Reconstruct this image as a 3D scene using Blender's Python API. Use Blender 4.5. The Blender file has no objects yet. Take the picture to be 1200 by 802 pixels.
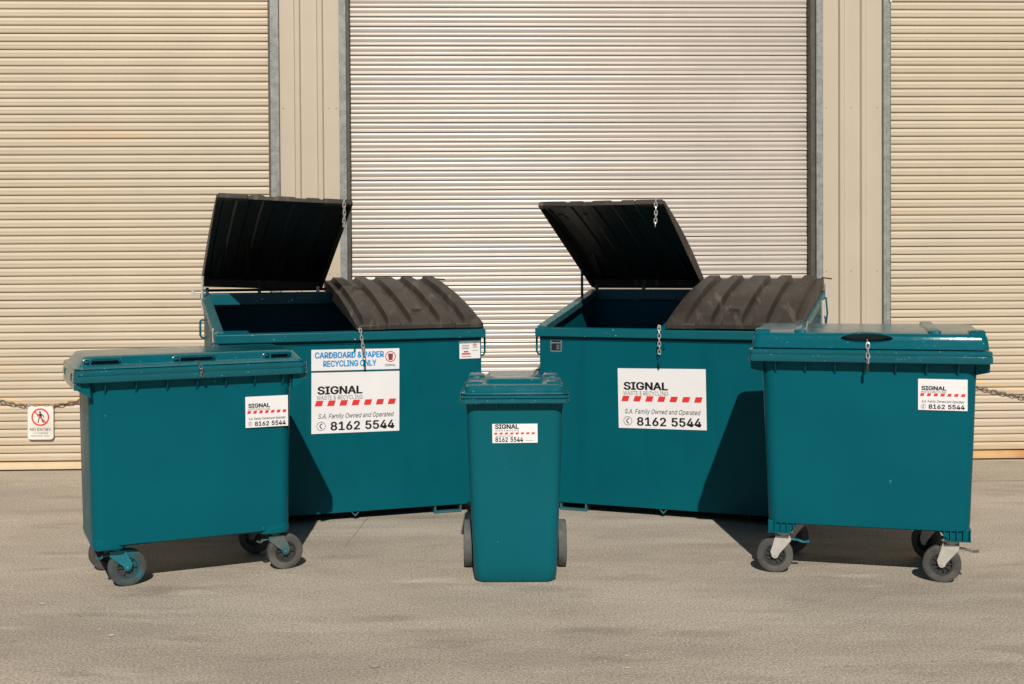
import bpy, math, random
from mathutils import Vector, Matrix
random.seed(7)
R = math.radians
scene = bpy.context.scene
COL = scene.collection

# ------------------------------------------------------------------ camera, sky, sun
cam = bpy.data.cameras.new("camera"); camo = bpy.data.objects.new("camera", cam); COL.objects.link(camo)
cam.sensor_width = 36.0; cam.lens = 42.0; cam.shift_y = -0.0380; cam.clip_start = 0.1; cam.clip_end = 3000
PITCH, ROLL = R(1.0), 0.0058
f_ = Vector((0, math.cos(PITCH), -math.sin(PITCH))); r0 = Vector((1, 0, 0)); u0 = r0.cross(f_)
r_ = r0*math.cos(ROLL) - u0*math.sin(ROLL); u_ = r0*math.sin(ROLL) + u0*math.cos(ROLL)
camo.matrix_world = Matrix(((r_.x, u_.x, -f_.x, 0), (r_.y, u_.y, -f_.y, 0), (r_.z, u_.z, -f_.z, 1.8), (0, 0, 0, 1)))
cam.shift_y = -(401 - (307 + 1400*math.tan(PITCH)))/1200
scene.camera = camo

SUN_EL, SUN_AZ = R(38.5), R(-2.4)          # light travels towards +Y, a little to the left
ld = Vector((math.sin(SUN_AZ)*math.cos(SUN_EL), math.cos(SUN_AZ)*math.cos(SUN_EL), -math.sin(SUN_EL)))
sl = bpy.data.lights.new("sun", 'SUN'); sl.energy = 5.0; sl.angle = R(0.55); sl.color = (1.0, 0.94, 0.86)
so = bpy.data.objects.new("sun", sl); COL.objects.link(so)
so.rotation_mode = 'QUATERNION'; so.rotation_quaternion = ld.to_track_quat('-Z', 'Y'); so.location = (1, -8, 9)
w = bpy.data.worlds.new("World"); scene.world = w; w.use_nodes = True
nt = w.node_tree; bg = nt.nodes['Background']
sky = nt.nodes.new('ShaderNodeTexSky'); sky.sky_type = 'NISHITA'; sky.sun_disc = False
sky.sun_elevation = SUN_EL; sky.sun_rotation = math.pi + SUN_AZ; sky.air_density = 0.35; sky.dust_density = 0.2
nt.links.new(sky.outputs[0], bg.inputs[0]); bg.inputs[1].default_value = 0.05
scene.view_settings.view_transform = 'Standard'; scene.view_settings.look = 'None'
scene.view_settings.exposure = -0.25; scene.view_settings.gamma = 1.0

# ------------------------------------------------------------------ mesh helpers
class MB:
    def __init__(s): s.v = []; s.f = []
    def add(s, vs, fs):
        o = len(s.v); s.v += [tuple(p) for p in vs]; s.f += [tuple(i+o for i in q) for q in fs]; return s
    def box(s, x0, x1, y0, y1, z0, z1):
        return s.hexa([(x0,y0,z0),(x1,y0,z0),(x1,y1,z0),(x0,y1,z0),(x0,y0,z1),(x1,y0,z1),(x1,y1,z1),(x0,y1,z1)])
    def hexa(s, p):
        return s.add(p, [(3,2,1,0),(4,5,6,7),(0,1,5,4),(1,2,6,5),(2,3,7,6),(3,0,4,7)])
    def loft(s, rings, cap=True, closed=True):
        n = len(rings[0]); vs = [p for r in rings for p in r]; fs = []
        for k in range(len(rings)-1):
            for i in range(n if closed else n-1):
                j = (i+1) % n
                fs.append((k*n+i, k*n+j, (k+1)*n+j, (k+1)*n+i))
        if cap:
            fs.append(tuple(range(n-1, -1, -1))); m = (len(rings)-1)*n; fs.append(tuple(range(m, m+n)))
        return s.add(vs, fs)
    def prism(s, prof, a0, a1, axis='x'):
        def P(p, a): return (a, p[0], p[1]) if axis == 'x' else ((p[0], a, p[1]) if axis == 'y' else (p[0], p[1], a))
        return s.loft([[P(p, a0) for p in prof], [P(p, a1) for p in prof]])
    def tube(s, pts, r, n=8, closed=False):
        pts = [Vector(p) for p in pts]; rings = []; m = len(pts); up = None
        for i, p in enumerate(pts):
            if closed: t = pts[(i+1) % m] - pts[i-1]
            else: t = pts[min(i+1, m-1)] - pts[max(i-1, 0)]
            t.normalize()
            if up is None: up = Vector((0,0,1)) if abs(t.z) < .9 else Vector((1,0,0))
            b = t.cross(up); b.normalize(); up = b.cross(t); up.normalize()
            rings.append([p + b*r*math.cos(2*math.pi*k/n) + up*r*math.sin(2*math.pi*k/n) for k in range(n)])
        if closed: rings.append(rings[0]); return s.loft(rings, cap=False)
        return s.loft(rings)
    def lathe(s, prof, n=32, M=None):        # profile of (radius, height), axis local y
        rings = []
        for r, h in prof:
            rings.append([Vector((r*math.cos(2*math.pi*k/n), h, r*math.sin(2*math.pi*k/n))) for k in range(n)])
        if M: rings = [[M @ p for p in q] for q in rings]
        return s.loft(rings, cap=False)
    def xform(s, M, start=0):
        for i in range(start, len(s.v)): s.v[i] = tuple(M @ Vector(s.v[i]))
        return s
    def mesh(s, name, mat, smooth=38):
        me = bpy.data.meshes.new(name); me.from_pydata(s.v, [], s.f); me.validate()
        import bmesh
        bm = bmesh.new(); bm.from_mesh(me); bmesh.ops.recalc_face_normals(bm, faces=bm.faces); bm.to_mesh(me); bm.free()
        if mat: me.materials.append(mat)
        if smooth:
            for p in me.polygons: p.use_smooth = True
            me.set_sharp_from_angle(angle=R(smooth))
        return me
    def build(s, name, mat, parent=None, smooth=38, bevel=0, seg=2):
        o = bpy.data.objects.new(name, s.mesh(name, mat, smooth)); COL.objects.link(o); o.parent = parent
        if bevel:
            b = o.modifiers.new('bevel', 'BEVEL'); b.width = bevel; b.segments = seg; b.limit_method = 'ANGLE'; b.angle_limit = R(40)
            b.harden_normals = False
        return o

def rrect(w, d, z, r, cx=0, cy=0, n=6):
    r = min(r, w/2-1e-4, d/2-1e-4); pts = []
    for (sx, sy, a0) in ((1,1,0),(-1,1,90),(-1,-1,180),(1,-1,270)):
        for k in range(n+1):
            a = R(a0 + 90*k/n)
            pts.append((cx+sx*(w/2-r)+r*math.cos(a), cy+sy*(d/2-r)+r*math.sin(a), z))
    return pts
def thing(name, label, cat, loc=(0,0,0), rz=0, group=None):
    o = bpy.data.objects.new(name, None); COL.objects.link(o); o.location = loc; o.rotation_euler = (0,0,rz)
    o.empty_display_size = .1
    return tag(o, label, cat, group)
def tag(o, label=None, cat=None, group=None, kind=None):
    if label: o['label'] = label
    if cat: o['category'] = cat
    if group: o['group'] = group
    if kind: o['kind'] = kind
    return o
def boolean_cut(o, cutter):
    c = bpy.data.objects.new('cutter', cutter); COL.objects.link(c)
    m = o.modifiers.new('b', 'BOOLEAN'); m.object = c; m.operation = 'DIFFERENCE'; m.solver = 'EXACT'
    c.matrix_parent_inverse.identity(); c.parent = o.parent
    dg = bpy.context.evaluated_depsgraph_get(); dg.update()
    me = bpy.data.meshes.new_from_object(o.evaluated_get(dg)); old = o.data; o.modifiers.remove(m); o.data = me
    bpy.data.objects.remove(c); bpy.data.meshes.remove(old)
    for p in me.polygons: p.use_smooth = True
    me.set_sharp_from_angle(angle=R(38))
def chain_mb(pts, L, wr, lw, mb=None):
    """links laid along a polyline; every other link turned a quarter"""
    mb = mb or MB(); pts = [Vector(p) for p in pts]
    d = [0]
    for a, b in zip(pts, pts[1:]): d.append(d[-1] + (b-a).length)
    def at(t):
        for i in range(len(pts)-1):
            if t <= d[i+1] or i == len(pts)-2:
                q = (t-d[i])/(d[i+1]-d[i]); return pts[i].lerp(pts[i+1], q), (pts[i+1]-pts[i]).normalized()
    step = L - 2.4*wr; n = max(1, int(d[-1]/step)); k = 0
    for k in range(n):
        c, t = at((k+.5)*step)
        a = Vector((0,1,0)) if abs(t.y) < .9 else Vector((1,0,0))
        s = t.cross(a).normalized(); q = s.cross(t)
        ang = (R(15) if k % 2 else R(105)) + random.uniform(-.2, .2)
        side = s*math.cos(ang) + q*math.sin(ang)
        loop = []
        h = (L-lw)/2
        for j in range(12):
            th = 2*math.pi*j/12
            x = math.cos(th)*lw/2*.9; y = math.sin(th)*lw/2 + (h if math.sin(th) > 0 else -h)
            loop.append(c + side*x + t*y)
        mb.tube(loop, wr, 5, closed=True)
    return mb

# ------------------------------------------------------------------ materials
def mat(name, base, rough=.5, metal=0.0, spec=.5, var=.06, vscale=6, var2=None, bump=0.0, bscale=60, rvar=.1, chips=None, chip_amt=.0, chip_scale=40, streak=None, coat=0, objrand=0.0, scr=None):
    m = bpy.data.materials.new(name); m.use_nodes = True; n = m.node_tree; N = n.nodes; Lk = n.links
    b = N['Principled BSDF']; b.inputs['Roughness'].default_value = rough; b.inputs['Metallic'].default_value = metal
    b.inputs['Specular IOR Level'].default_value = spec
    if coat: b.inputs['Coat Weight'].default_value = coat; b.inputs['Coat Roughness'].default_value = .15
    geo = N.new('ShaderNodeNewGeometry')
    def noise(sc, det=4, stretch=None):
        t = N.new('ShaderNodeTexNoise'); t.inputs['Scale'].default_value = sc; t.inputs['Detail'].default_value = det
        if stretch:
            mp = N.new('ShaderNodeMapping'); mp.inputs['Scale'].default_value = stretch; Lk.new(geo.outputs['Position'], mp.inputs[0]); Lk.new(mp.outputs[0], t.inputs['Vector'])
        else: Lk.new(geo.outputs['Position'], t.inputs['Vector'])
        return t.outputs['Fac']
    def ramp(fac, p0, p1, c0=(0,0,0,1), c1=(1,1,1,1)):
        r = N.new('ShaderNodeValToRGB'); r.color_ramp.elements[0].position = p0; r.color_ramp.elements[1].position = p1
        r.color_ramp.elements[0].color = c0; r.color_ramp.elements[1].color = c1; Lk.new(fac, r.inputs[0]); return r.outputs[0]
    def mix(f, a, bcol):
        x = N.new('ShaderNodeMix'); x.data_type = 'RGBA'
        if isinstance(f, float): x.inputs[0].default_value = f
        else: Lk.new(f, x.inputs[0])
        for i, c in ((6, a), (7, bcol)):
            if isinstance(c, tuple): x.inputs[i].default_value = c
            else: Lk.new(c, x.inputs[i])
        return x.outputs[2]
    lo = tuple(c*(1-var) for c in base)+(1,); hi = tuple(min(1, c*(1+var)) for c in base)+(1,)
    colr = ramp(noise(vscale), .3, .7, lo, hi)
    if var2: colr = mix(ramp(noise(vscale*.27, 6), var2[1], var2[2]), colr, tuple(var2[0])+(1,))
    if streak: colr = mix(ramp(noise(streak[1], 5, streak[2]), streak[3], streak[4]), colr, tuple(streak[0])+(1,))
    if chips: colr = mix(ramp(noise(chip_scale, 3), 1-chip_amt, 1-chip_amt+.03), colr, tuple(chips)+(1,))
    if scr: colr = mix(ramp(noise(7, 4, (2.2, 2.2, 26)), scr[1], scr[1]+.03), colr, tuple(scr[0])+(1,))
    if objrand:
        oi = N.new('ShaderNodeObjectInfo'); hs = N.new('ShaderNodeHueSaturation'); mr = N.new('ShaderNodeMapRange')
        mr.inputs[3].default_value = 1-objrand; mr.inputs[4].default_value = 1+objrand
        Lk.new(oi.outputs['Random'], mr.inputs[0]); Lk.new(mr.outputs[0], hs.inputs['Value']); Lk.new(colr, hs.inputs['Color']); colr = hs.outputs[0]
    Lk.new(colr, b.inputs['Base Color'])
    rr = N.new('ShaderNodeMapRange'); rr.inputs[3].default_value = max(.02, rough-rvar); rr.inputs[4].default_value = min(1, rough+rvar)
    Lk.new(noise(vscale*2.3), rr.inputs[0]); Lk.new(rr.outputs[0], b.inputs['Roughness'])
    if bump:
        bp = N.new('ShaderNodeBump'); bp.inputs['Strength'].default_value = 1; bp.inputs['Distance'].default_value = bump
        Lk.new(noise(bscale, 4), bp.inputs['Height']); Lk.new(bp.outputs[0], b.inputs['Normal'])
    m['api'] = 0
    return m, dict(N=N, L=Lk, noise=noise, ramp=ramp, mix=mix, geo=geo, bsdf=b, col=colr)

TEAL = (.0008, .100, .131)
M = {}
M['steel'] = mat('teal_painted_steel', (.0008, .092, .118), .40, 0, .08, .05, 3, bump=.0028, bscale=3.0, chips=(.45,.46,.44), chip_amt=.215, chip_scale=70, scr=((.008,.135,.16), .745), streak=((.0006,.075,.098), 3, (2.5,2.5,.35), .55, .8))[0]
M['rimsteel'] = mat('teal_rim_steel', (.0015, .100, .124), .36, 0, .25, .06, 5, bump=.0006, bscale=30, chips=(.55,.56,.54), chip_amt=.29, chip_scale=46)[0]
M['flange'] = mat('worn_teal_flange', (.03, .12, .135), .38, 0, .5, .12, 9, chips=(.4,.42,.4), chip_amt=.32, chip_scale=40)[0]
M['plastic'] = mat('teal_bin_plastic', TEAL, .36, 0, .09, .05, 2.5, bump=.0004, bscale=25, chips=(.10,.26,.29), chip_amt=.245, chip_scale=34, scr=((.012,.150,.185), .735))[0]
M['lidplastic'] = mat('teal_lid_plastic', (.0015, .102, .130), .17, 0, .42, .07, 5, bump=.0005, bscale=40, chips=(.42,.52,.52), chip_amt=.288, chip_scale=85, scr=((.05,.20,.23), .70))[0]
M['plastic_small'] = mat('teal_wheelie_plastic', (.003, .108, .134), .38, 0, .10, .05, 2.5, bump=.0004, bscale=25, chips=(.12,.3,.33), chip_amt=.25, chip_scale=38, scr=((.02,.17,.20), .725))[0]
M['blacklid'] = mat('black_lid_plastic', (.034, .0285, .0235), .5, 0, .3, .22, 5, var2=((.056,.048,.039), .42, .66), bump=.0012, bscale=45, streak=((.15,.13,.105), 6, (3.5,.4,.4), .56, .80))[0]
M['blackunder'] = mat('unfaded_shade_dark_plastic', (.012, .011, .010), .45, 0, .3, .2, 8)[0]  # shade beneath the lids put into a darker black; also less faded
M['darkfit'] = mat('dark_fitting', (.012, .012, .012), .5)[0]
M['rubber'] = mat('grey_rubber', (.070, .069, .064), .75, 0, .3, .2, 22, var2=((.12,.115,.10), .5, .7), bump=.0008, bscale=60)[0]
M['rubber_pale'] = mat('pale_grey_rubber', (.10, .108, .103), .75, 0, .3, .2, 22, bump=.0008, bscale=60)[0]
M['rubber_teal'] = mat('overspray_rubber', (.055, .068, .066), .7, 0, .3, .2, 22, var2=((.012,.12,.15), .46, .56), bump=.0008, bscale=60)[0]
M['hub'] = mat('dark_grey_hub', (.04, .04, .038), .55, 0, .4, .25, 30)[0]
M['hub_teal'] = mat('teal_sprayed_hub', (.012, .10, .125), .55, 0, .4, .3, 18, var2=((.05,.05,.048), .5, .62))[0]
M['galv'] = mat('galvanised_fork', (.52, .50, .45), .5, .25, .5, .1, 30, bump=.0004, bscale=80)[0]
M['darkfork'] = mat('weathered_fork', (.14, .15, .14), .5, .3, .5, .25, 30, var2=((.03,.13,.15), .45, .6))[0]
M['tealfork'] = mat('teal_painted_fork', (.008, .16, .20), .45, 0, .5, .15, 25)[0]
M['chain'] = mat('zinc_chain', (.58, .58, .56), .32, .55, .5, .15, 60)[0]
M['rustchain'] = mat('rusty_chain', (.24, .185, .125), .6, .35, .5, .3, 60, var2=((.30,.24,.17), .5, .6))[0]
M['zinc'] = mat('zinc_fitting', (.75, .75, .72), .35, .5, .5, .1, 40)[0]
M['white'] = mat('white_vinyl', (.80, .79, .79), .35, 0, .5, .02, 8)[0]
M['signwhite'] = mat('white_sign_plastic', (.80, .77, .70), .4, 0, .5, .05, 12, var2=((.62,.58,.5), .58, .75))[0]
M['ink'] = mat('black_ink', (.012, .012, .013), .4)[0]
M['greyink'] = mat('grey_ink', (.16, .16, .165), .4)[0]
M['softink'] = mat('dark_grey_ink', (.05, .05, .055), .4)[0]
M['redink'] = mat('red_ink', (.72, .035, .035), .4)[0]
M['blueink'] = mat('blue_ink', (.01, .27, .58), .4)[0]
M['plate'] = mat('dull_grey_plate', (.22, .25, .26), .4, .3, .5, .3, 60)[0]
M['platedark'] = mat('black_plate', (.012, .016, .02), .3)[0]
M['gpost'] = mat('galvanised_post', (.235, .25, .235), .5, .15, .4, .22, 60, var2=((.30,.315,.30), .45, .62), bump=.0005, bscale=70)[0]
M['reveal'] = mat('dark_guide_channel', (.085, .078, .065), .55, .2, .5, .2, 20)[0]
M['screw'] = mat('screw_head', (.30, .26, .20), .5, .3)[0]
CREAM = (.505, .435, .335)
M['clad'] = mat('cream_wall_cladding', CREAM, .5, 0, .4, .025, 3, bump=.0006, bscale=2.2)[0]
M['backing'] = mat('shutter_joint_backing', (.07, .058, .042), .8)[0]
def slat_mat(name, base, rough, peach, amt, center, zc=.585):
    m, d = mat(name, base, rough, 0, .5, .035, 2.2, bump=.0005, bscale=6, rvar=.08, objrand=.034)
    N, Lk, mix, ramp, noise = d['N'], d['L'], d['mix'], d['ramp'], d['noise']
    c = d['col']
    c = mix(ramp(noise(1.1, 4, (.35, .35, 2.6)), 1-amt, 1-amt+.16), c, tuple(peach)+(1,))
    c = mix(ramp(noise(5.0, 4, (.5, .5, 9)), .62, .80), c, tuple(x*.86 for x in base)+(1,))
    c = mix(ramp(noise(30, 2), .775, .79), c, (.30,.24,.17,1))                 # tiny dirt marks
    if center is not None:     # rust rubbed off the barrier chain, a V across the door
        tc = N.new('ShaderNodeSeparateXYZ'); Lk.new(d['geo'].outputs['Position'], tc.inputs[0])
        def math_(op, a, b=None):
            x = N.new('ShaderNodeMath'); x.operation = op
            for i, q in enumerate((a, b)):
                if q is None: continue
                if isinstance(q, (int, float)): x.inputs[i].default_value = q
                else: Lk.new(q, x.inputs[i])
            return x.outputs[0]
        dx = math_('ABSOLUTE', math_('SUBTRACT', tc.outputs['X'], center))
        zl = math_('ADD', math_('MULTIPLY', math_('MAXIMUM', math_('SUBTRACT', dx, .10), 0.0), .185), zc)
        off = math_('ABSOLUTE', math_('SUBTRACT', tc.outputs['Z'], zl))
        band = math_('SUBTRACT', 1.0, math_('MINIMUM', math_('DIVIDE', off, .026), 1.0))
        f = math_('MULTIPLY', band, ramp(noise(14, 3), .28, .5))
        c = mix(f, c, (.68,.48,.25,1))
        low = N.new('ShaderNodeMapRange'); low.inputs[1].default_value = .30; low.inputs[2].default_value = .0
        low.clamp = True; Lk.new(tc.outputs['Z'], low.inputs[0])
        c = mix(math_('MULTIPLY', low.outputs[0], ramp(noise(3, 4, (1, 1, 4)), .35, .75)), c, (.56,.36,.17,1))
    Lk.new(c, d['bsdf'].inputs['Base Color'])
    return m
M['slat_mid'] = slat_mat('pale_shutter_paint', (.518, .463, .402), .27, (.50,.41,.34), .30, None)
M['slat_left'] = slat_mat('cream_shutter_paint', (.55, .465, .343), .5, (.61,.44,.26), .38, -4.07)
M['slat_right'] = slat_mat('warm_cream_shutter_paint', (.55, .465, .343), .5, (.61,.44,.26), .36, 5.35, .50)
M['rail_left'] = mat('bottom_rail_left', (.68, .53, .34), .45, 0, .5, .06, 6, var2=((.62,.44,.24), .5, .7))[0]
M['rail_right'] = mat('bottom_rail_right', (.60, .38, .17), .45, 0, .5, .08, 6, var2=((.52,.26,.11), .45, .65))[0]

# ground
def ground_mat():
    m, d = mat('weathered_concrete', (.475, .412, .332), .85, 0, .3, .10, .9, rvar=.05)
    N, Lk, mix, ramp, noise = d['N'], d['L'], d['mix'], d['ramp'], d['noise']
    c = d['col']
    c = mix(ramp(noise(.55, 6, (.6, 1.6, 1)), .42, .66), c, (.38,.332,.272,1))
    c = mix(ramp(noise(1.1, 7, (.35, 2.4, 1)), .52, .70), c, (.51,.45,.365,1))
    c = mix(ramp(noise(1.7, 7, (.7, 2.2, 1)), .56, .74), c, (.315,.27,.216,1))       # grime drifts
    c = mix(ramp(noise(2.6, 6, (.5, 1.8, 1)), .62, .76), c, (.58,.515,.42,1))          # dusty patches
    sp = ramp(noise(84, 4), .37, .63)
    mm = N.new('ShaderNodeMix'); mm.data_type = 'RGBA'; mm.blend_type = 'MULTIPLY'; mm.inputs[0].default_value = .85
    sc = N.new('ShaderNodeMix'); sc.data_type = 'RGBA'; Lk.new(sp, sc.inputs[0]); sc.inputs[6].default_value = (.62,.61,.60,1); sc.inputs[7].default_value = (1.28,1.28,1.28,1)
    Lk.new(c, mm.inputs[6]); Lk.new(sc.outputs[2], mm.inputs[7]); c = mm.outputs[2]
    c = mix(ramp(noise(115, 3), .65, .71), c, (.13,.112,.092,1))                      # dark aggregate
    c = mix(ramp(noise(120, 3), .67, .73), c, (.66,.61,.53,1))                        # pale aggregate
    c = mix(ramp(noise(7, 5, (.6, 2.5, 1)), .72, .77), c, (.21,.18,.145,1))           # small scars
    Lk.new(c, d['bsdf'].inputs['Base Color'])
    b1 = N.new('ShaderNodeBump'); b1.inputs['Distance'].default_value = .0011; Lk.new(noise(120, 4), b1.inputs['Height'])
    b2 = N.new('ShaderNodeBump'); b2.inputs['Distance'].default_value = .02; Lk.new(noise(3, 5), b2.inputs['Height']); Lk.new(b1.outputs[0], b2.inputs['Normal'])
    Lk.new(b2.outputs[0], d['bsdf'].inputs['Normal'])
    return m
M['ground'] = ground_mat()
M['joint'] = mat('dirt_in_joint', (.395, .338, .267), .9, 0, .2, .3, 14)[0]
M['stone'] = mat('loose_stone', (.42, .37, .30), .85, 0, .3, .45, 9)[0]

# ------------------------------------------------------------------ ground
g = MB().add([(-400,-400,0),(400,-400,0),(400,400,0),(-400,400,0)], [(0,1,2,3)]).build('ground', M['ground'], smooth=0); tag(g, kind='structure')
def strip(pts, wd, z, name):
    mb = MB(); P = []
    for i, p in enumerate(pts):
        a = Vector(pts[max(0, i-1)]); b = Vector(pts[min(len(pts)-1, i+1)]); t = (b-a).normalized(); n = Vector((-t.y, t.x))
        h = wd*(.6+.8*random.random())/2
        P += [(p[0]+n.x*h, p[1]+n.y*h, z), (p[0]-n.x*h, p[1]-n.y*h, z)]
    return mb.add(P, [(2*i, 2*i+1, 2*i+3, 2*i+2) for i in range(len(pts)-1)]).build(name, M['joint'], g, smooth=0)
def wander(a, b, n, j):
    return [(a[0]+(b[0]-a[0])*k/n + random.uniform(-j, j), a[1]+(b[1]-a[1])*k/n + random.uniform(-j, j)) for k in range(n+1)]
strip(wander((-1.02, 8.45), (-1.07, 7.55), 16, .005), .0035, .004, 'crack')
strip(wander((3.2, 9.62), (9.0, 9.9), 40, .004), .012, .004, 'joint')
gm = MB()
for k in range(900):
    y = 4.3 + 6.0*random.random()**1.2; x = random.uniform(-.48, .48)*y; s = .0022 + .0055*random.random()**4
    if y > 10.2: continue
    o = len(gm.v); a = random.uniform(0, 6.28)
    M3 = Matrix.Translation((x, y, s*.35)) @ Matrix.Rotation(a, 4, 'Z') @ Matrix.Diagonal((s*random.uniform(.8,1.6), s, s*random.uniform(.5,.8), 1))
    gm.add([(1,0,0),(0,1,0),(-1,0,.1),(0,-1,0),(.1,0,1),(0,0,-1)], [(0,1,4),(1,2,4),(2,3,4),(3,0,4),(1,0,5),(2,1,5),(3,2,5),(0,3,5)]); gm.xform(M3, o)
for (x, y, s) in ((-.62,5.28,.017),(-1.95,5.75,.014),(.5,5.25,.010),(-2.5,6.3,.012),(.22,6.15,.008),(1.55,5.5,.009)):
    o = len(gm.v); gm.add([(1,.2,0),(.2,1,0),(-1,.1,.1),(0,-1,0),(.1,0,1),(0,0,-1)], [(0,1,4),(1,2,4),(2,3,4),(3,0,4),(1,0,5),(2,1,5),(3,2,5),(0,3,5)])
    gm.xform(Matrix.Translation((x, y, s*.3)) @ Matrix.Diagonal((s*1.5, s, s*.55, 1)), o)
tag(gm.build('grit', M['stone'], smooth=0), 'loose grit and small stone chips scattered over the concrete', 'grit', kind='stuff')

# ------------------------------------------------------------------ warehouse
bld = thing('warehouse', 'cream clad warehouse front with three closed roller shutter doors behind the bins', 'building', (0, 10.563, 0), .035)
DOORS = [(-6.083, -2.083), (-1.406, 2.668), (3.329, 7.40)]
YF = -.14                                         # front of the wall, in front of the door plane
HT = 5.2                                          # door head
def panel(x0, x1, ribs, z0=0.0, z1=5.2):
    prof = [(x0, YF+.012)]
    for c in ribs:
        prof += [(c-.030, YF+.012), (c-.019, YF-.012), (c+.019, YF-.012), (c+.030, YF+.012)]
    prof += [(x1, YF+.012), (x1, YF+.10), (x0, YF+.10)]
    return MB().prism(prof, z0, z1, 'z').build('wall_panel', M['clad'], bld, smooth=0)
def screws(xs, z):
    for x in xs: MB().lathe([(0,-.004),(.004,-.003),(.006,0)], 8, Matrix.Translation((x, YF+.0115, z))).build('screw', M['screw'], bld)
panel(-2.005, -1.492, [-1.852, -1.657]); panel(2.733, 3.264, [2.905, 3.097])
panel(-9.5, -6.16, [-9.2,-8.9,-8.6,-8.3,-8.0,-7.7,-7.4,-7.1,-6.8,-6.5]); panel(7.48, 10.5, [7.8,8.1,8.4,8.7,9.0,9.3,9.6,9.9,10.2])
panel(-9.5, 10.5, [-9.3+.3*i for i in range(66)], HT+.08, 6.4)
for z in (3.14, 1.7):
    screws([-1.975, -1.585, -1.52], z); screws([2.77, 2.99, 3.225], z)
MB().box(-9.5, 10.5, YF+.06, 9.0, 6.4, 6.5).build('roof', M['clad'], bld)
MB().box(-9.5, -9.4, YF+.1, 9.0, 0, 6.4).box(10.4, 10.5, YF+.1, 9.0, 0, 6.4).box(-9.4, 10.4, 8.9, 9.0, 0, 6.4).build('side_wall', M['clad'], bld)
MB().box(-9.4, 10.4, .12, .2, 0, 6.4).build('inner_wall', M['backing'], bld)
def post(x0, x1):     # galvanised angle framing the opening
    MB().box(x0, x1, YF-.028, YF+.098, 0, HT+.078).build('door_jamb', M['gpost'], bld, bevel=.003)
for a, b in ((-2.081, -2.007), (-1.490, -1.430), (2.671, 2.731), (3.266, 3.327), (-6.158, -6.085), (7.402, 7.478)): post(a, b)
def guide(x0, x1):
    MB().box(x0, x1, YF+.01, .10, 0, HT).build('guide_channel', M['reveal'], bld)
guide(-1.4295, -1.408); guide(2.632, 2.6705); guide(-2.105, -2.0815); guide(3.3275, 3.345)
SL_MID = [(1.0,-.006),(.97,.006),(.90,.010),(.76,.0145),(.62,.0135),(.50,.009),(.40,.0045),(.33,.004),(.24,.008),(.16,.0145),(.10,.0165),(.055,.0135),(.045,-.006),(0,-.006)]
SL_SIDE = [(1.0,-.008),(.985,.005),(.92,.0085),(.78,.0125),(.60,.0145),(.52,.0140),(.47,.0120),(.42,.0125),(.25,.0125),(.16,.0110),(.112,.0085),(.102,-.008),(0,-.008)]
def door(x0, x1, pitch, z_first, prof, msl, mrail, label):
    d = MB().box(x0, x1, .012, .03, 0.0, HT).build('roller_door', M['backing'], bld, smooth=0); d['label'] = label
    mb = MB(); pts = [(-o_, t*pitch) for t, o_ in prof] + [(.008, 0), (.008, pitch)]
    mb.prism(pts, x0+.004, x1-.004, 'x'); me = mb.mesh('slat', msl, 35)
    z = z_first
    while z < HT-pitch:
        o = bpy.data.objects.new('slat', me); COL.objects.link(o); o.parent = d
        o.location = (random.uniform(-.0015, .0015), random.uniform(-.0006, .0006), z); z += pitch
    MB().box(x0+.006, x1-.006, -.020, -.006, 0, .0135).build('rubber_seal', M['darkfit'], d, smooth=0)
    rp = [(-.004, .014), (-.026, .014), (-.026, .020), (-.022, .045), (-.020, .055), (-.014, .062), (-.014, z_first-.012), (-.004, z_first-.004)]
    MB().prism(rp, x0+.004, x1-.004, 'x').build('bottom_rail', mrail, d, smooth=20)
door(*DOORS[0], .0703, .078, SL_SIDE, M['slat_left'], M['rail_left'], 'cream roller shutter hung with the no entry sign')
door(-1.408, 2.632, .0843, .0745, SL_MID, M['slat_mid'], M['rail_left'], 'pale glossy roller shutter with wider slats between the galvanised posts')
door(*DOORS[2], .0703, .083, SL_SIDE, M['slat_right'], M['rail_right'], 'warm cream roller shutter with an orange bottom rail')
# conduit clip at the top of the right jamb
MB().tube([(3.300, YF-.036, 4.16), (3.318, YF-.036, 4.09), (3.330, YF-.036, 4.055)], .010, 8).build('cable', M['signwhite'], bld)

# text ------------------------------------------------------------------------------
_tc = {}
try:        # Blender's own bundled sans; the built-in face is used if it is not there
    FONT = bpy.data.fonts.load(bpy.utils.system_resource('DATAFILES', path='fonts') + '/Inter.woff2')
except Exception:
    FONT = None
def text_mesh(body, bold=0.0, shear=0.0):
    k = (body, bold, shear)
    if k in _tc: return _tc[k]
    cu = bpy.data.curves.new('t', 'FONT'); cu.body = body
    if FONT: cu.font = FONT
    cu.shear = shear; cu.resolution_u = 3; cu.fill_mode = 'FRONT'
    o = bpy.data.objects.new('t', cu); COL.objects.link(o)
    dg = bpy.context.evaluated_depsgraph_get(); dg.update()
    me = bpy.data.meshes.new_from_object(o.evaluated_get(dg)); vs = [tuple(v.co) for v in me.vertices]; fs = [tuple(p.vertices) for p in me.polygons]
    bpy.data.objects.remove(o); bpy.data.meshes.remove(me)
    _tc[k] = (vs, fs); return _tc[k]
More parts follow.
